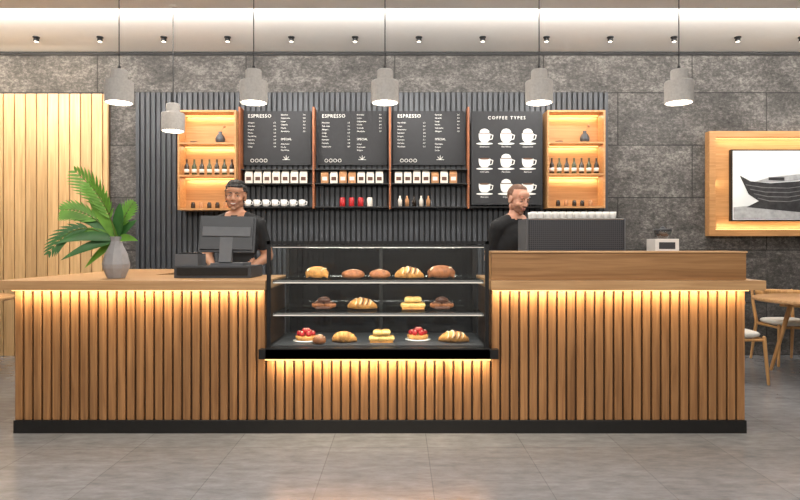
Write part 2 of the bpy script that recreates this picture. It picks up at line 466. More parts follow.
slices('custard_slices', (.093, D, Z2)); chocroll('chocolate_pastry', (.3, D, Z2))
D = 4.22
tart('strawberry_tart', (-.66, D, Z3)); croissant('croissant', (-.387, D-.05, Z3), .2, False); slices('custard_slices', (-.127, D-.05, Z3))
tart('strawberry_tart', (.127, D+.05, Z3)); croissant('croissant', (.373, D-.05, Z3), .25, True)
bun('sesame_bun', (-.55, D-.13, Z3), .1, )

# ------------------------------------------------------------------ POS terminal
b = B('cash_register')
b.box(-1.59, -1.05, 4.22, 4.58, 1.022, 1.105, DGREY)
b.box(-1.57, -1.07, 4.214, 4.222, 1.04, 1.095, BLACK)
b.box(-1.59, -1.43, 4.24, 4.42, 1.105, 1.19, MGREY)
b.box(-1.57, -1.45, 4.26, 4.40, 1.19, 1.2, BLACK)
b.box(-1.36, -1.12, 4.3, 4.52, 1.105, 1.125, MGREY)
T = Matrix.Translation((-1.255, 4.36, 1.33)) @ Matrix.Rotation(math.radians(-14), 4, 'X') @ Matrix.Rotation(math.radians(4), 4, 'Z')
b.box(-.045, .045, -.02, .03, -.21, -.02, MGREY, T)
b.box(-.2, .2, 0, .022, -.13, .14, DGREY, T)
b.box(-.185, .185, -.018, .0, -.115, .125, DGREY, T)
b.box(-.17, .17, -.03, -.018, -.02, .05, MGREY, T)
b.box(-.19, .19, .022, .025, -.12, .13, COOL, T)
b.done(bevel=.006)

# ------------------------------------------------------------------ plant in vase
VASE = plain('grey_ceramic', (150, 148, 149), .6, var=.08)
LEAF = plain('leaf_green', (112, 164, 62), .45, var=.3, scale=8)
LEAFD = plain('leaf_dark_green', (58, 112, 50), .45, var=.3, scale=8)
STEM = plain('stem_green', (100, 116, 50), .6)
b = B('potted_plant')
VX, VY, VZ = -1.985, 4.2, 1.021
b.lathe([(.055, 0), (.06, .005), (.088, .07), (.092, .1), (.075, .17), (.045, .23), (.036, .26), (.044, .29), (.04, .292), (.03, .26), (.03, .1)], (VX, VY, VZ), VASE, 9, smooth=False)
def bez(p0, p1, p2, t): return p0*(1-t)**2+p1*2*t*(1-t)+p2*t*t
def frond(tip, mid, nleaf, L, mat, wd=.010):
    p0 = Vector((VX, VY, VZ+.25)); p2 = Vector(tip); p1 = Vector(mid)
    pts = [bez(p0, p1, p2, i/12) for i in range(13)]
    b.tube(pts, [.005-.0003*i for i in range(13)], STEM, 6)
    for i in range(nleaf):
        t = .4+.58*i/(nleaf-1)
        p = bez(p0, p1, p2, t); tg = (bez(p0, p1, p2, min(1, t+.03))-bez(p0, p1, p2, t-.03)).normalized()
        side = tg.cross(Vector((0, -1, .25))).normalized()
        ll = L*math.sin(math.pi*(.25+.67*(t-.4)/.6))
        for s in (-1, 1):
            d = (side*s*.62+tg*.95+Vector((0, -.1, -.08))).normalized()
            leaf(p, d, ll, wd, mat, .14)
def leaf(p, d, L, w, mat, droop=.2):
    n = 8; nrm = Vector((0, -1, .3)); sd = d.cross(nrm).normalized()
    vs = []
    for i in range(n+1):
        t = i/n; c = p+d*L*t+Vector((0, 0, -droop*L*t*t)); ww = w*math.sin(math.pi*min(1, t**.8*.93+.07))**.8
        if i == n: ww = .0005
        up = nrm*(-.25*ww)
        vs += [c-sd*ww, c+up, c+sd*ww]
    fs = []
    for i in range(n):
        a = i*3
        fs += [(a, a+1, a+4, a+3), (a+1, a+2, a+5, a+4)]
    b.add(vs, fs, mat, True)
frond((-2.22, 4.1, 1.76), (-2.02, 4.2, 1.55), 11, .17, LEAF)
frond((-2.07, 4.0, 1.66), (-1.99, 4.15, 1.5), 9, .14, LEAF)
frond((-2.36, 4.2, 1.5), (-2.15, 4.2, 1.52), 10, .15, LEAF)
frond((-2.4, 4.1, 1.2), (-2.25, 4.2, 1.5), 10, .14, LEAFD)
frond((-1.87, 4.2, 1.55), (-1.96, 4.2, 1.42), 8, .11, LEAF)
for tip, L, w, m_, dr in (((-.35, -.1, .12), .42, .036, LEAFD, .4), ((-.5, -.1, -.05), .36, .034, LEAFD, .3), ((-.2, -.15, .5), .4, .036, LEAF, .2), ((.08, -.1, .4), .34, .04, LEAFD, .2), ((-.4, 0, .45), .46, .038, LEAFD, .45),
        ((.2, 0, .3), .26, .03, LEAFD, .3), ((-.4, .1, -.22), .3, .03, LEAF, .2), ((-.55, -.05, .3), .5, .034, LEAF, .5), ((.3, -.1, .12), .2, .028, LEAF, .4)):
    leaf(Vector((VX, VY, VZ+.27)), Vector(tip).normalized(), L, w, m_, dr)
b.done()

# ------------------------------------------------------------------ coffee machine
def perf():
    m, nt, bb = nm('perforated_panel')
    tc = nt.nodes.new('ShaderNodeTexCoord'); v = nt.nodes.new('ShaderNodeTexVoronoi'); v.inputs['Scale'].default_value = 70; v.inputs['Randomness'].default_value = 0
    nt.links.new(tc.outputs['Object'], v.inputs['Vector'])
    r = ramp(nt, [(.25, srgb(20, 20, 22)), (.4, srgb(74, 76, 82))]); nt.links.new(v.outputs['Distance'], r.inputs['Fac'])
    nt.links.new(r.outputs[0], bb.inputs['Base Color']); bb.inputs['Roughness'].default_value = .45; bb.inputs['Metallic'].default_value = .3
    return m
PERF = perf()
b = B('espresso_machine')
mx0, mx1 = .93, 1.635
for fx in (mx0+.06, mx1-.06):
    for fy in (4.42, 4.62): b.cyl((fx, fy, 1.021), .02, .04, BLACK)
b.box(mx0+.02, mx1-.02, 4.39, 4.68, 1.06, 1.12, DGREY)
b.box(mx0+.03, mx1-.03, 4.39, 4.5, 1.12, 1.44, DGREY)
b.box(mx0, mx1, 4.37, 4.392, 1.08, 1.44, PERF)
b.box(mx0+.01, mx1-.01, 4.39, 4.66, 1.33, 1.44, DGREY)
b.box(mx0-.01, mx0+.01, 4.37, 4.68, 1.06, 1.447, MGREY); b.box(mx1-.01, mx1+.01, 4.37, 4.68, 1.06, 1.447, MGREY)
b.box(mx0, mx1, 4.37, 4.66, 1.44, 1.448, STEEL)
for gx in (1.1, 1.28, 1.46):
    b.cyl((gx, 4.58, 1.27), .035, .06, STEEL); b.cyl((gx, 4.58, 1.25), .04, .022, BLACK)
    b.tube([(gx, 4.6, 1.255), (gx, 4.72, 1.245)], .012, BLACK, 8)
for gx in (.97, 1.6): b.tube([(gx, 4.66, 1.36), (gx, 4.7, 1.33), (gx, 4.71, 1.18)], .006, STEEL, 8)
b.done(bevel=.003)
b = B('espresso_cups_row')
for r_ in range(2):
    for i in range(12):
        x = .985+i*.053; y = 4.42+r_*.09
        b.lathe([(.012, 0), (.02, .004), (.024, .03), (.0245, .05), (.021, .049), (.018, .01)], (x, y, 1.4485), PORC, 12)
b.done()
b = B('coffee_grinder')
gx, gy = 1.97, 4.5
b.box(gx-.07, gx+.07, gy-.08, gy+.08, 1.021, 1.05, PORC)
b.box(gx-.06, gx+.06, gy-.06, gy+.07, 1.05, 1.2, PORC)
b.box(gx-.088, gx+.088, gy-.075, gy+.08, 1.2, 1.3, PORC)
b.box(gx-.06, gx+.06, gy-.078, gy-.074, 1.225, 1.275, DGREY)
b.lathe([(.045, 0), (.05, .01), (.062, .055), (.062, .06)], (gx, gy, 1.3), glass('hopper_glass', .15, (.75, .78, .78)), 24)
b.lathe([(.03, 0), (.048, .03), (.01, .04)], (gx, gy, 1.303), CHOC, 16)
b.lathe([(.066, 0), (.066, .012), (.02, .016), (.016, .03), (.006, .034)], (gx, gy, 1.36), DGREY, 24)
b.done(bevel=.006)

# ------------------------------------------------------------------ pendants
def pendant(x, y, z, s):
    b = B('pendant_lamp')
    r = .1*s
    prof = [(r*.93, 0), (r, .004), (r, .15*s), (r*.97, .158*s), (r*.6, .162*s), (r*.58, .168*s), (r*.58, .235*s), (r*.53, .242*s), (.01, .243*s)]
    b.lathe([(r*.7, .03*s), (r*.9, .001), (r*.93, 0)]+prof[1:], (0, 0, 0), CONC, 32, smooth=False)
    b.cyl((0, 0, .002*s), r*.84, .028*s, LAMP, 28)
    b.cyl((0, 0, .24*s), .012, .03, BLACK)
    top = (H-.09 if y < 5.37 else H)-z
    b.tube([(0, 0, .25*s), (0, 0, top-.02)], .004, DGREY, 6, cap=False)
    b.cyl((0, 0, top-.01), .03, .01, CEIL)
    o = b.done(loc=(x, y, z))
    point('pendant_bulb', (0, 0, -.05), 6, (1, .9, .76), .06, o)
for x in (-2.06, -1.073, -.11, 1.02, 2.045): pendant(x, 4.4, 2.295, 1)
pendant(-2.005, 5.3, 2.26, 1)

# ------------------------------------------------------------------ menu wall
YB = WY-.05
def px(v): return (v-400)*.0113
def pz(v): return 1.247+(246-v)*.0113
b = B('menu_shelf_unit')
for p in (240.5, 314, 390, 468):
    xx = (p-400)*.0112
    b.box(xx-.011, xx+.011, YB-.14, YB-.001, pz(209), pz(109), W_POST)
for z in (pz(184), pz(207)):
    b.box(-1.775, px(541), YB-.135, YB-.001, z-.012, z, BLACK)
b.box(-1.775, px(468), YB-.13, YB-.001, pz(170)-.01, pz(170)+.0, BLACK)
unit = b.done()
names = ['Americano', 'Flat White', 'Cappuccino', 'Cafe Latte', 'Macchiato', 'Espresso', 'Ristretto', 'Doppio', 'Lungo', 'Cortado', 'Mocha', 'Affogato']
def board(x0, x1, head):
    b = B('menu_board'); z0, z1 = pz(165), pz(111)
    b.box(x0, x1, YB-.03, YB-.001, z0, z1, BOARD)
    for i in range(4):
        cx = x0+.1+i*.05
        seg = [(cx+.018*math.cos(a), YB-.032, z0+.05+.018*math.sin(a)) for a in [k*math.pi/6 for k in range(13)]]
        b.tube(seg, .003, CHALK, 4, cap=False)
    cxx = x1-.28
    for k in range(5):
        b.tube([(cxx, YB-.033, z0+.06), (cxx+.04*math.cos(k*math.pi/4), YB-.033, z0+.06+.045*math.sin(k*math.pi/4))], .003, CHALK, 4)
    o = b.done()
    text('heading', head, x0+.05, YB-.033, z1-.075, .055, CHALK, o, cs=1.15)
    rn = random.sample(names, 8)
    text('items', '\n'.join(rn), x0+.05, YB-.033, z1-.14, .022, CHALK, o, spacing=1.75)
    text('prices', '\n'.join('%.1f' % random.uniform(2, 5) for _ in range(8)), x0+.34, YB-.033, z1-.14, .022, CHALK, o, spacing=1.75)
    text('items_b', '\n'.join(random.sample(names, 6)), x1-.34, YB-.033, z1-.05, .022, CHALK, o, spacing=1.7)
    text('heading_b', 'SPECIAL', x1-.34, YB-.033, z1-.33, .034, CHALK, o)
    text('items_c', '\n'.join(random.sample(names, 3)), x1-.34, YB-.033, z1-.38, .022, CHALK, o, spacing=1.6)
    text('prices_b', '\n'.join('%.1f' % random.uniform(2, 5) for _ in range(6)), x1-.09, YB-.033, z1-.05, .022, CHALK, o, spacing=1.7)
board(px(243.5), px(311), 'ESPRESSO'); board(px(317.5), px(387), 'ESPRESSO'); board(px(393), px(465), 'ESPRESSO')
SC = .01113
qx = lambda v: (v-400)*SC
qz = lambda v: 1.247+(246-v)*SC
b = B('coffee_types_board'); x0, x1, z0, z1 = qx(471), qx(541), qz(205), qz(112)
b.box(x0, x1, YB-.17, YB-.14, z0, z1, BOARD)
b.box(x0+.05, x1-.05, YB-.14, YB-.001, z1-.14, z1-.1, BLACK)
YF = YB-.171
def flat(pts, mat, off=0): b.poly([(p[0], YF-.001-off, p[1]) for p in pts], mat)
for r_ in range(3):
    for c_ in range(3):
        cx = qx((484, 505.5, 527)[c_]); cz = qz((139, 164, 189)[r_])
        flat([(cx+.092*math.cos(a), cz-.058+.012*math.sin(a)) for a in [k*math.pi/10 for k in range(20)]], CHALK)
        s = .064
        flat([(cx-s*.5, cz-.042), (cx+s*.5, cz-.042), (cx+s*.85, cz-.02), (cx+s*.98, cz+.015), (cx+s, cz+.055), (cx-s, cz+.055), (cx-s*.98, cz+.015), (cx-s*.85, cz-.02)], CHALK, .001)
        b.tube([(cx+s*.95, YF-.003, cz+.042), (cx+s*1.45, YF-.003, cz+.034), (cx+s*1.3, YF-.003, cz-.008), (cx+s*.8, YF-.003, cz-.015)], .006, CHALK, 6)
        k = (r_*3+c_) % 3
        if r_ == 0 or k == 1:
            flat([(cx-s*.95, cz+.052), (cx+s*.95, cz+.052), (cx+s*.95, cz+.062), (cx-s*.95, cz+.062)], CREAMB, .002)
            flat([(cx+s*.85*math.cos(a), cz+.062+.045*math.sin(a)) for a in [q*math.pi/8 for q in range(9)]], CHALK, .002)
        else:
            flat([(cx+s*.9*math.cos(a), cz+.052+.010*math.sin(a)) for a in [k2*math.pi/10 for k2 in range(20)]], CREAMB, .0015)
o = b.done()
text('heading', 'COFFEE TYPES', (x0+x1)/2, YF-.002, z1-.09, .05, CHALK, o, 'CENTER', cs=1.35)
for r_ in range(3):
    for c_ in range(3):
        text('label', names[r_*3+c_], qx((484, 505.5, 527)[c_]), YF-.002, qz((139, 164, 189)[r_])-.1, .024, CHALK, o, 'CENTER')

# goods on the menu shelves
b = B('coffee_bags_on_shelf'); zz = pz(184)+.001
for grp, n in ((247, 7), (322, 7), (395, 7)):
    for i in range(n):
        x = px(grp+i*9); w = .082; h = random.choice((.13, .14, .145)); m_ = random.choice((CREAM, CREAM, KRAFT, CREAM))
        b.box(x, x+w, YB-.12, YB-.06, zz, zz+h*.75, m_)
        b.add([(x, YB-.12, zz+h*.75), (x+w, YB-.12, zz+h*.75), (x+w, YB-.06, zz+h*.75), (x, YB-.06, zz+h*.75), (x+.004, YB-.09, zz+h), (x+w-.004, YB-.09, zz+h)],
              [(0, 1, 5, 4), (2, 3, 4, 5), (1, 2, 5), (3, 0, 4)], m_)
        b.box(x+.014, x+w-.014, YB-.122, YB-.12, zz+.03, zz+.07, CHOC if m_ is CREAM else CREAM)
b.done()
b = B('white_mugs_on_shelf'); zz = pz(207)+.001
for i in range(7):
    x = px(249+i*9)
    b.lathe([(.024, 0), (.034, .01), (.038, .075), (.033, .074), (.028, .02)], (x, YB-.09, zz), PORC, 14)
    b.tube([(x+.036, YB-.09, zz+.06), (x+.055, YB-.09, zz+.05), (x+.052, YB-.09, zz+.025), (x+.034, YB-.09, zz+.02)], .005, PORC, 6)
b.done()
b = B('red_tins_on_shelf')
for i in range(4):
    x = px(343+i*9)
    b.lathe([(.03, 0), (.032, .004), (.032, .085), (.028, .09), (.028, .1), (.01, .102)], (x, YB-.09, zz), RED if i < 3 else CREAM, 14)
for i in range(5):
    x = px(400+i*7)
    b.lathe([(.022, 0), (.024, .07), (.01, .1), (.01, .12)], (x, YB-.09, zz), (CREAM, KRAFT, BOTTLE)[i % 3], 12)
b.done()

# lit cabinets
def cabinet(p0, p1, q0, q1):
    S = .01098
    d = .22; t = .02
    X = lambda v: (v-400)*S
    Z = lambda v: 1.247+(246-v)*S
    b = B('lit_display_shelf'); x0, x1, z0, z1 = X(p0), X(p1), Z(q1), Z(q0)
    y0 = YB-d
    b.box(x0, x1, YB-.02, YB-.001, z0, z1, W_SHELF)
    b.box(x0, x0+t, y0, YB-.02, z0, z1, W_SHELF); b.box(x1-t, x1, y0, YB-.02, z0, z1, W_SHELF)
    zs = [z0, z0+(z1-z0)*.335, z0+(z1-z0)*.66, z1-t]
    for z in zs: b.box(x0+t, x1-t, y0, YB-.02, z, z+t, W_SHELF)
    for z in zs[1:]: b.box(x0+t, x1-t, YB-.035, YB-.022, z-.008, z, WARM)
    o = b.done()
    for z in zs[1:]:
        area('cabinet_led', ((x0+x1)/2, YB-.05, z-.012), (0, 0, 0), x1-x0-.08, .02, 2.0, WC, o)
    zb = zs[1]+t+.001
    bb = B('bottles_in_cabinet')
    n = 7
    for i in range(n):
        x = x0+.07+i*(x1-x0-.14)/(n-1); mt = (BOTTLE, GREENB)[i % 2]
        bb.lathe([(.024, 0), (.027, .005), (.027, .1), (.011, .135), (.01, .17), (.012, .18)], (x, YB-.13, zb), mt, 14)
        bb.lathe([(.0277, .03), (.0277, .07)], (x, YB-.13, zb), CREAM, 14)
    bb.done()
    bb = B('decorative_vase')
    zb = zs[2]+t+.001
    bb.lathe([(.03, 0), (.05, .02), (.054, .05), (.04, .085), (.018, .11), (.022, .13)], (x1-.2, YB-.13, zb), DGREY, 18)
    bb.tube([(x1-.2, YB-.13, zb+.12), (x1-.165, YB-.13, zb+.18)], .004, KRAFT, 6); bb.ell((x1-.155, YB-.13, zb+.19), (.016, .016, .018), KRAFT)
    bb.lathe([(.04, 0), (.045, .004), (.045, .018), (.03, .02)], (x0+.15, YB-.13, zb), BOTTLE, 18)
    bb.done()
    bb = B('jars_in_cabinet')
    for i in range(5):
        bb.lathe([(.02, 0), (.024, .004), (.024, .05), (.018, .06), (.018, .07)], (x0+.14+i*.09, YB-.13, zs[0]+t+.001), (BOTTLE, KRAFT, BOTTLE)[i % 3], 14)
    bb.done()
    return o
cabinet(177.5, 236, 110, 210); cabinet(547.5, 605.5, 110, 208)

# ------------------------------------------------------------------ framed boat picture
b = B('framed_boat_picture')
S2 = .01126
fpx = lambda v: (v-400)*S2
fpz = lambda v: 1.247+(246-v)*S2
fx0, fx1, fz0, fz1 = fpx(707), fpx(872), fpz(236), fpz(131)
fy = WY
t = .07
fx0 += .03
for a in ((fx0, fx1, fz1-t, fz1), (fx0, fx1, fz0, fz0+t), (fx0, fx0+t, fz0+t, fz1-t), (fx1-t, fx1, fz0+t, fz1-t)):
    b.box(a[0], a[1], fy-.1, fy-.001, a[2], a[3], W_SHELF)
b.box(fx0+t, fx1-t, fy-.02, fy-.001, fz0+t, fz1-t, W_SHELF)
ix0, ix1, iz0, iz1 = fpx(733), fpx(847), fpz(221), fpz(149)
b.box(ix0, ix1, fy-.07, fy-.02, iz0, iz1, BLACK)
b.box(ix0+.015, ix1-.015, fy-.073, fy-.07, iz0+.015, iz1-.015, plain('photo_paper', (226, 230, 232), .6, var=.06, scale=3))
G1 = plain('boat_dark', (40, 40, 42), .7, var=.6, scale=18); G2 = plain('boat_mid', (104, 104, 106), .7, var=.2); G3 = plain('boat_light', (166, 168, 170), .7, var=.2)
def q(u, v, o=0): return (fpx(u), fy-.0745-o, fpz(v))
b.poly([q(735, 219), q(845, 219), q(845, 204), q(800, 202), q(760, 205), q(735, 207)], G3)
b.poly([q(748, 207, .0005), q(822, 214, .0005), q(842, 206, .0005), q(830, 200, .0005), q(762, 200, .0005)], G1)
b.poly([q(741, 175, .001), q(752, 181, .001), q(772, 183, .001), q(800, 181, .001), q(826, 175, .001), q(842, 168, .001), q(834, 190, .001), q(822, 202, .001), q(790, 206, .001), q(765, 204, .001), q(750, 194, .001)], G1)
for k in range(4):
    v = 186+k*4.5
    b.poly([q(747+k*4, v-2, .0015), q(765+k*2, v+.8, .0015), q(790, v+1.5, .0015), q(832-k*3, v-4, .0015), q(832-k*3, v-3.4, .0015), q(790, v+2.3, .0015), q(765+k*2, v+1.8, .0015), q(748+k*4, v-1, .0015)], G2)
b.poly([q(756, 181.5, .002), q(772, 182, .002), q(800, 180, .002), q(822, 175, .002), q(800, 174, .002), q(772, 177, .002)], G3)
b.poly([q(770, 180, .0025), q(786, 180.5, .0025), q(786, 177, .0025), q(770, 177, .0025)], G1)
o = b.done()
cxp = (fx0+fx1)/2; czp = (fz0+fz1)/2
led = B('frame_led'); led.box(fx0+t, fx1-t, fy-.035, fy-.025, fz1-t-.008, fz1-t, WARM); led.box(fx0+t, fx0+t+.008, fy-.035, fy-.025, fz0+t, fz1-t, WARM); led.box(fx0+t, fx1-t, fy-.035, fy-.025, fz0+t, fz0+t+.008, WARM)
led.done(parent=o)
area('frame_led_top', (cxp, fy-.06, fz1-t-.012), (10, 0, 0), fx1-fx0-.2, .02, 3.0, WC, o)
area('frame_led_bottom', (cxp, fy-.06, fz0+t+.012), (170, 0, 0), fx1-fx0-.2, .02, 3.0, WC, o)
area('frame_led_side', (fx0+t+.012, fy-.06, czp), (0, -90, 0), .02, fz1-fz0-.2, 1.8, WC, o)

# ------------------------------------------------------------------ tables & chairs
def table(x, y, r=.6):
    b = B('cafe_table')
    b.lathe([(r-.02, .715), (r, .722), (r, .745), (r-.006, .75)], (0, 0, 0), W_TOP, 48)
    for a in range(4):
        an = a*math.pi/2+math.pi/4
        b.tube([(r*.45*math.cos(an), r*.45*math.sin(an), .715), (r*.75*math.cos(an), r*.75*math.sin(an), .012)], [.024, .016], W_FURN, 10)
    b.tube([(-.27*.95, -.27*.95, .66), (.27*.95, .27*.95, .66)], .015, W_FURN, 8); b.tube([(-.27*.95, .27*.95, .66), (.27*.95, -.27*.95, .66)], .015, W_FURN, 8)
    b.done(loc=(x, y, 0))
def chair(x, y, rz):
    b = B('dining_chair')
    for sx in (-1, 1):
        b.tube([(sx*.2, -.2, .42), (sx*.225, -.225, .012)], [.018, .013], W_FURN, 10)
        b.tube([(sx*.225, .26, .012), (sx*.2, .2, .42), (sx*.215, .235, .62), (sx*.22, .25, .76)], [.013, .019, .016, .013], W_FURN, 10)
        b.tube([(sx*.2, -.2, .4), (sx*.2, .2, .4)], .013, W_FURN, 8)
    b.tube([(-.2, -.2, .4), (.2, -.2, .4)], .013, W_FURN, 8); b.tube([(-.2, .2, .4), (.2, .2, .4)], .013, W_FURN, 8)
    arc = [(.24*math.sin(a)*1.05, .05+.24*math.cos(a), .74) for a in [(-100+i*12.5)*math.pi/180 for i in range(17)]]
    b.tube(arc, .018, W_FURN, 10, flat=1.6)
    prof = [(.17, .415), (.2, .425), (.21, .445), (.2, .462), (.17, .47)]
    vs = []; fs = []
    seg = 28
    for r, z in prof:
        for i in range(seg):
            a = 2*math.pi*i/seg; c, s = math.cos(a), math.sin(a); k = (abs(c)**4+abs(s)**4)**(-.25)
            vs.append((r*k*c, r*k*s, z))
    for j in range(len(prof)-1):
        for i in range(seg): fs.append((j*seg+i, j*seg+(i+1) % seg, (j+1)*seg+(i+1) % seg, (j+1)*seg+i))
    fs.append(tuple(reversed(range(seg)))); fs.append(tuple((len(prof)-1)*seg+i for i in range(seg)))
    b.add(vs, fs, CUSH, True)
    b.done(loc=(x, y, 0), rot=(0, 0, rz))
table(4.04, 5.7, .6); table(-4.4, 5.75, .6)
chair(3.08, 5.6, math.radians(88)); chair(4.12, 6.4, 0)
chair(-3.65, 6.35, math.radians(-40)); chair(-5.3, 5.6, math.radians(90))

# ------------------------------------------------------------------ people
def bake(b, voxel, smooth=4, name=None):
    me = bpy.data.meshes.new('tmp'); me.from_pydata(b.v, [], b.f); me.update()
    o = bpy.data.objects.new('tmp', me); COL.objects.link(o)
    r = o.modifiers.new('r', 'REMESH'); r.mode = 'VOXEL'; r.voxel_size = voxel
    s = o.modifiers.new('s', 'SMOOTH'); s.factor = .5; s.iterations = smooth
    bpy.context.view_layer.update()
    dg = bpy.context.evaluated_depsgraph_get()
    out = bpy.data.meshes.new_from_object(o.evaluated_get(dg)); out.name = name or 'mesh'
    bpy.data.objects.remove(o); bpy.data.meshes.remove(me)
    out.materials.clear()
    for p in out.polygons: p.use_smooth = True
    return out
EYEW = plain('eye_white', (222, 216, 208), .3, var=.01); IRIS = plain('iris', (44, 28, 20), .2); TEETH = plain('teeth', (236, 230, 220), .3, var=.01)

def segdist(p, a, b_):
    ab = b_-a; t = max(0, min(1, (p-a).dot(ab)/ab.length_squared)); return (p-(a+ab*t)).length, t

def person(name, loc, yaw, lean, skin, hairm, beardm, lipm, hair_h, smile, head_yaw, head_pitch, head_roll, handL, handR, elbL, elbR, shirt, pants, bald=False, sc=1.0):
    root = empty(name, loc, (0, 0, yaw)); root.scale = (sc, sc, sc)
    Wm = Matrix.Translation(loc) @ Matrix.Rotation(yaw, 4, 'Z') @ Matrix.Scale(sc, 4); Wi = Wm.inverted()
    L = Matrix.Translation((0, 0, .95)) @ Matrix.Rotation(lean, 4, 'X') @ Matrix.Translation((0, 0, -.95))
    U = lambda *p: L @ Vector(p)
    b = B('body')
    def E(c, r):
        b.ell(c, r, None, 20, 14, T=L)
    b.mats = [shirt]
    b.ell((0, 0, .96), (.165, .115, .12), shirt, 20, 14)
    E((0, .0, 1.08), (.155, .108, .15)); E((0, .0, 1.25), (.178, .12, .17)); E((0, .015, 1.36), (.17, .1, .1))
    b.tube([U(-.165, .01, 1.415), U(-.06, .015, 1.45), U(.06, .015, 1.45), U(.165, .01, 1.415)], [.062, .066, .066, .062], shirt, 14)
    b.tube([U(0, .03, 1.4), U(0, .02, 1.5), U(0, .008, 1.57)], [.07, .056, .052], shirt, 14)
    shL, shR = U(.185, .01, 1.405), U(-.185, .01, 1.405)
    arms = []
    for sh, el, ha in ((shL, elbL, handL), (shR, elbR, handR)):
        el = Wi @ Vector(el); ha = Wi @ Vector(ha)
        arms.append((sh, el, ha))
        b.tube([sh, sh.lerp(el, .45), el], [.063, .056, .047], shirt, 14)
        b.tube([el, el.lerp(ha, .3), ha], [.043, .041, .027], shirt, 12)
    for sx in (-1, 1):
        b.tube([(sx*.09, 0, .93), (sx*.1, -.005, .72), (sx*.105, -.01, .5)], [.098, .085, .062], shirt, 14)
        b.tube([(sx*.105, -.01, .5), (sx*.108, .012, .34), (sx*.11, .02, .09)], [.06, .058, .042], shirt, 14)
        b.tube([(sx*.11, .03, .05), (sx*.115, -.06, .045), (sx*.12, -.15, .036)], [.044, .045, .034], shirt, 12)
    me = bake(b, .011, 4, 'body')
    SHOE = plain('black_shoe', (24, 22, 22), .4)
    for m_ in (shirt, pants, skin, SHOE): me.materials.append(m_)
    Li = L.inverted()
    for v in me.vertices:
        if v.co.z < .003: v.co.z = .003
    for p in me.polygons:
        c = p.center; k = 0
        if c.z < .94: k = 1
        if c.z < .085: k = 3
        lc = Li @ c
        if lc.z > 1.485-.25*max(0, -lc.y) and abs(lc.x) < .085: k = 2
        for sh, el, ha in arms:
            d, t = segdist(c, el, ha); d2, t2 = segdist(c, sh, el)
            if (d < .065 and t > .02 and d < d2) or (d2 < .07 and t2 > .72 and d2 < .075): k = 2
        p.material_index = k
    o = bpy.data.objects.new('body', me); COL.objects.link(o); o.parent = root
    s = B('collar_and_hems')
    for sh, el, ha in arms:
        d = (el-sh); p = sh+d*.72
        ring = []
        dn = d.normalized(); u = dn.cross(Vector((0, 1, .1))).normalized(); w = dn.cross(u)
        for i in range(17):
            a = 2*math.pi*i/16; ring.append(p+(u*math.cos(a)+w*math.sin(a))*.05)
        s.tube(ring, .006, shirt, 6, cap=False)
    ring = [U(.062*math.cos(2*math.pi*i/20), .02+.064*math.sin(2*math.pi*i/20), 1.492+.02*math.sin(2*math.pi*i/20)) for i in range(21)]
    s.tube(ring, .008, shirt, 8, cap=False)
    s.done(parent=root)
    for i, (sh, el, ha) in enumerate(arms):
        d = (ha-el).normalized(); sd = 1 if i == 0 else -1
        yv = -Vector((d.x, d.y, d.z*.35)).normalized(); zv = Vector((0, 0, 1)); xv = yv.cross(zv).normalized(); zv = xv.cross(yv)
        M = Matrix((( xv.x, yv.x, zv.x, ha.x), (xv.y, yv.y, zv.y, ha.y), (xv.z, yv.z, zv.z, ha.z), (0, 0, 0, 1)))
        h = B('hand')
        h.ell((0, -.045, 0), (.041, .052, .016), skin, 14, 10, T=M); h.tube([(0, .02, 0), (0, -.03, 0)], [.026, .028], skin, 12, T=M)
        for fx, fl in ((-.031, .058), (-.0105, .072), (.0105, .076), (.031, .068)):
            x = -fx if sd > 0 else fx
            h.tube([(x*.9, -.075, .002), (x*1.1, -.075-fl*.5, .004), (x*1.15, -.075-fl*.85, -.012), (x*1.15, -.075-fl*1.02, -.028)], [.0105, .0095, .0085, .007], skin, 10, T=M)
        tx = -sd
        h.tube([(tx*.022, -.02, -.004), (tx*.05, -.045, -.008), (tx*.062, -.07, -.014), (tx*.064, -.092, -.022)], [.015, .0125, .0105, .008], skin, 10, T=M)
        hm = bake(h, .0035, 2, 'hand'); hm.materials.append(skin)
        oo = bpy.data.objects.new('hand', hm); COL.objects.link(oo); oo.parent = root
    h = B('head')
    e = lambda c, r: h.ell(c, r, None, 20, 14)
    h.mats = [skin]
    e((0, .018, .035), (.076, .094, .086)); e((0, -.02, -.02), (.063, .068, .088)); e((0, -.03, -.075), (.048, .048, .036)); e((0, -.066, -.1), (.02, .016, .015))
    e((0, -.055, .05), (.055, .03, .035))
    for s_ in (-1, 1):
        e((s_*.038, -.055, -.028), (.023, .024, .022)); e((s_*.078, .012, -.008), (.009, .02, .032)); e((s_*.046, .0, -.06), (.02, .04, .03))
        e((s_*.01, -.097, -.03), (.0085, .009, .0075)); e((s_*.03, -.078, .022), (.02, .01, .007))
    h.tube([(0, -.08, .015), (0, -.094, -.008), (0, -.104, -.027)], [.008, .0095, .0115], skin, 12)
    e((0, -.083, -.055), (.024, .012, .006)); e((0, -.081, -.068), (.02, .013, .0075))
    h.tube([(0, .012, -.05), (0, .014, -.075)], [.052, .05], skin, 14)
    hm = bake(h, .0036, 4, 'head')
    for m_ in (skin, hairm, beardm, lipm): hm.materials.append(m_)
    def hairline(c):
        x, y, z = c
        if bald: lim = .084+(-y)*.25 if y < 0 else (.03 if y < .02 else -.05)
        else: lim = .07 if y < -.045 else (.04 if y < -.02 else (-.005 if y < .0 else -.055))
        return z > lim and not (abs(x) > .073 and -.01 < y < .034 and z < .03)
    for v in hm.vertices:
        for s_ in (-1, 1):
            dx = v.co.x-s_*.031; dz = v.co.z-.003
            if v.co.y < -.03: v.co.y += .010*math.exp(-(dx*dx/.00022+dz*dz/.00012))
    nrms = [v.normal.copy() for v in hm.vertices]
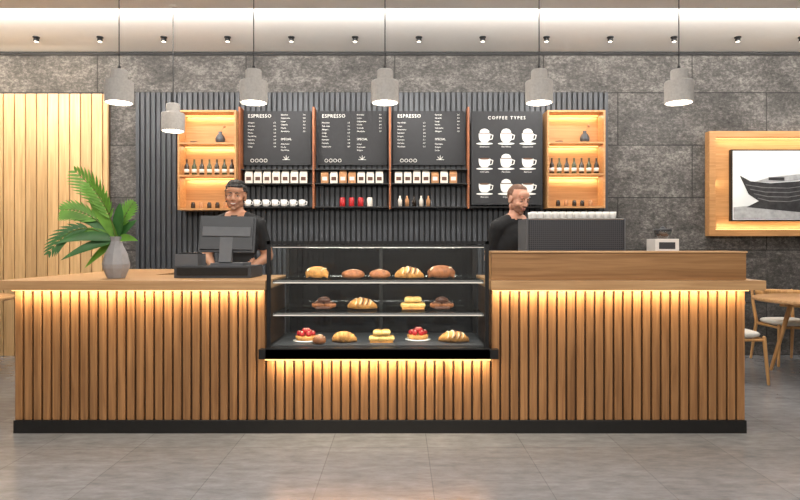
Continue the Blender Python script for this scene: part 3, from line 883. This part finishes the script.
    for v, n in zip(hm.vertices, nrms):
        c = v.co
        if hairline(c):
            k = hair_h*(1+.35*math.sin(c.x*160)*math.sin(c.y*120+1)+.25*math.sin(c.z*200))
            if not bald and c.z > .08: k *= 1.5
            v.co = c+n*k
    for p in hm.polygons:
        c = p.center; k = 0
        if hairline(c): k = 1
        elif beardm and c.y < .0 and c.z < -.045 and c.z > -.12:
            k = 2
            if abs(c.x) < .026 and -.0725 < c.z < -.051 and c.y < -.083: k = 3
        p.material_index = k
    hc = U(0, -.005, 1.635)
    HM = Matrix.Translation(hc+Vector((0, -.02*lean, 0))) @ Matrix.Rotation(head_yaw, 4, 'Z') @ Matrix.Rotation(head_pitch, 4, 'X') @ Matrix.Rotation(head_roll, 4, 'Y')
    ho = bpy.data.objects.new('head', hm); COL.objects.link(ho); ho.parent = root; ho.matrix_local = HM
    f = B('face_details')
    for s_ in (-1, 1):
        f.ell((s_*.031, -.068, .003), (.012, .0122, .0066), EYEW, 14, 10)
        f.ell((s_*.031, -.0785, .003), (.0055, .003, .0052), IRIS, 12, 8)
        f.tube([(s_*.017, -.078, .007), (s_*.031, -.0825, .0105), (s_*.046, -.074, .006)], .0034, skin, 6)
        f.tube([(s_*.013, -.086, .023), (s_*.03, -.088, .0285), (s_*.05, -.077, .022)], [.003, .0036, .002], hairm, 8)
    if smile:
        f.tube([(-.024, -.078, -.054), (-.013, -.0915, -.060), (0, -.0955, -.062), (.013, -.0915, -.060), (.024, -.078, -.054)], [.002, .0042, .005, .0042, .002], TEETH, 8)
        f.tube([(-.028, -.077, -.051), (-.013, -.093, -.0545), (0, -.0975, -.0565), (.013, -.093, -.0545), (.028, -.077, -.051)], .0026, lipm, 8)
        f.tube([(-.027, -.077, -.053), (-.013, -.092, -.0655), (0, -.096, -.069), (.013, -.092, -.0655), (.027, -.077, -.053)], .003, lipm, 8)
    else:
        f.tube([(-.024, -.083, -.061), (0, -.096, -.0615), (.024, -.083, -.061)], .002, plain('mouth_line', (90, 45, 40), .6), 6)
    fo = f.done(parent=root); fo.matrix_local = HM
    return root
SK1 = plain('skin_tan', (188, 138, 110), .5, var=.06, sss=.12); SK2 = plain('skin_fair', (208, 156, 132), .5, var=.06, sss=.12)
HR1 = plain('black_hair', (22, 18, 16), .6, var=.2, scale=80); HR2 = plain('buzz_hair', (112, 82, 66), .75, var=.15, scale=120)
BD1 = plain('shaved_shadow', (166, 122, 98), .6, var=.06); BD2 = plain('stubble', (150, 108, 88), .7, var=.12, scale=150)
LP1 = plain('lips_tan', (158, 98, 84), .5, var=.03); LP2 = plain('lips_fair', (190, 122, 106), .5, var=.03)
SH1 = plain('black_tshirt', (26, 27, 30), .8, var=.15, scale=12); PN = plain('dark_trousers', (34, 36, 42), .8)
person('barista_smiling', (-1.35, 4.99, 0), math.radians(-8), math.radians(3), SK1, HR1, BD1, LP1, .011, True,
       math.radians(12), math.radians(4), math.radians(3), (-1.2, 4.85, 1.07), (-1.52, 4.86, 1.09), (-1.11, 5.04, 1.16), (-1.62, 5.04, 1.17), SH1, PN, sc=1.015)
person('barista_working', (.925, 5.0, 0), math.radians(30), math.radians(7), SK2, HR2, BD2, LP2, .003, False,
       math.radians(2), math.radians(18), math.radians(0), (1.3, 4.86, 1.2), (.93, 4.84, 1.14), (1.19, 5.05, 1.16), (.74, 4.96, 1.14), SH1, PN, bald=True)

# ------------------------------------------------------------------ lights
area('fill_light_main', (0, 1.6, 3.3), (38, 0, 0), 7, 1.2, 195, NC)  # added fill aimed at the counter front, not an actual ceiling fitting
area('fill_light_rear', (0, 5.0, 3.34), (0, 0, 0), 9, .5, 80, NC)  # added fill above the space behind the counter, no fixture there
area('fill_light_front', (0, -1.2, 3.3), (20, 0, 0), 8, 1.5, 150, NC)  # unseen fill added behind the camera for even room brightness
area('cove_light', (0, 5.42, H-.07), (108, 0, 0), 12.5, .05, 230, NC)
area('oak_wall_wash', (-4.9, 6.45, 3.4), (22, 0, 0), 3, .05, 26, (1, .8, .56))
w = bpy.data.worlds.new('world'); scene.world = w; w.use_nodes = True
w.node_tree.nodes['Background'].inputs[0].default_value = (.5, .5, .55, 1); w.node_tree.nodes['Background'].inputs[1].default_value = .2
scene.view_settings.view_transform = 'Standard'; scene.view_settings.look = 'None'

# ------------------------------------------------------------------ camera
cam = bpy.data.cameras.new('camera'); cam.sensor_width = 36; cam.lens = 27; cam.shift_y = -.005
co_ = bpy.data.objects.new('camera', cam); COL.objects.link(co_); co_.location = (0, 0, 1.247); co_.rotation_euler = (math.pi/2, 0, 0)
scene.camera = co_
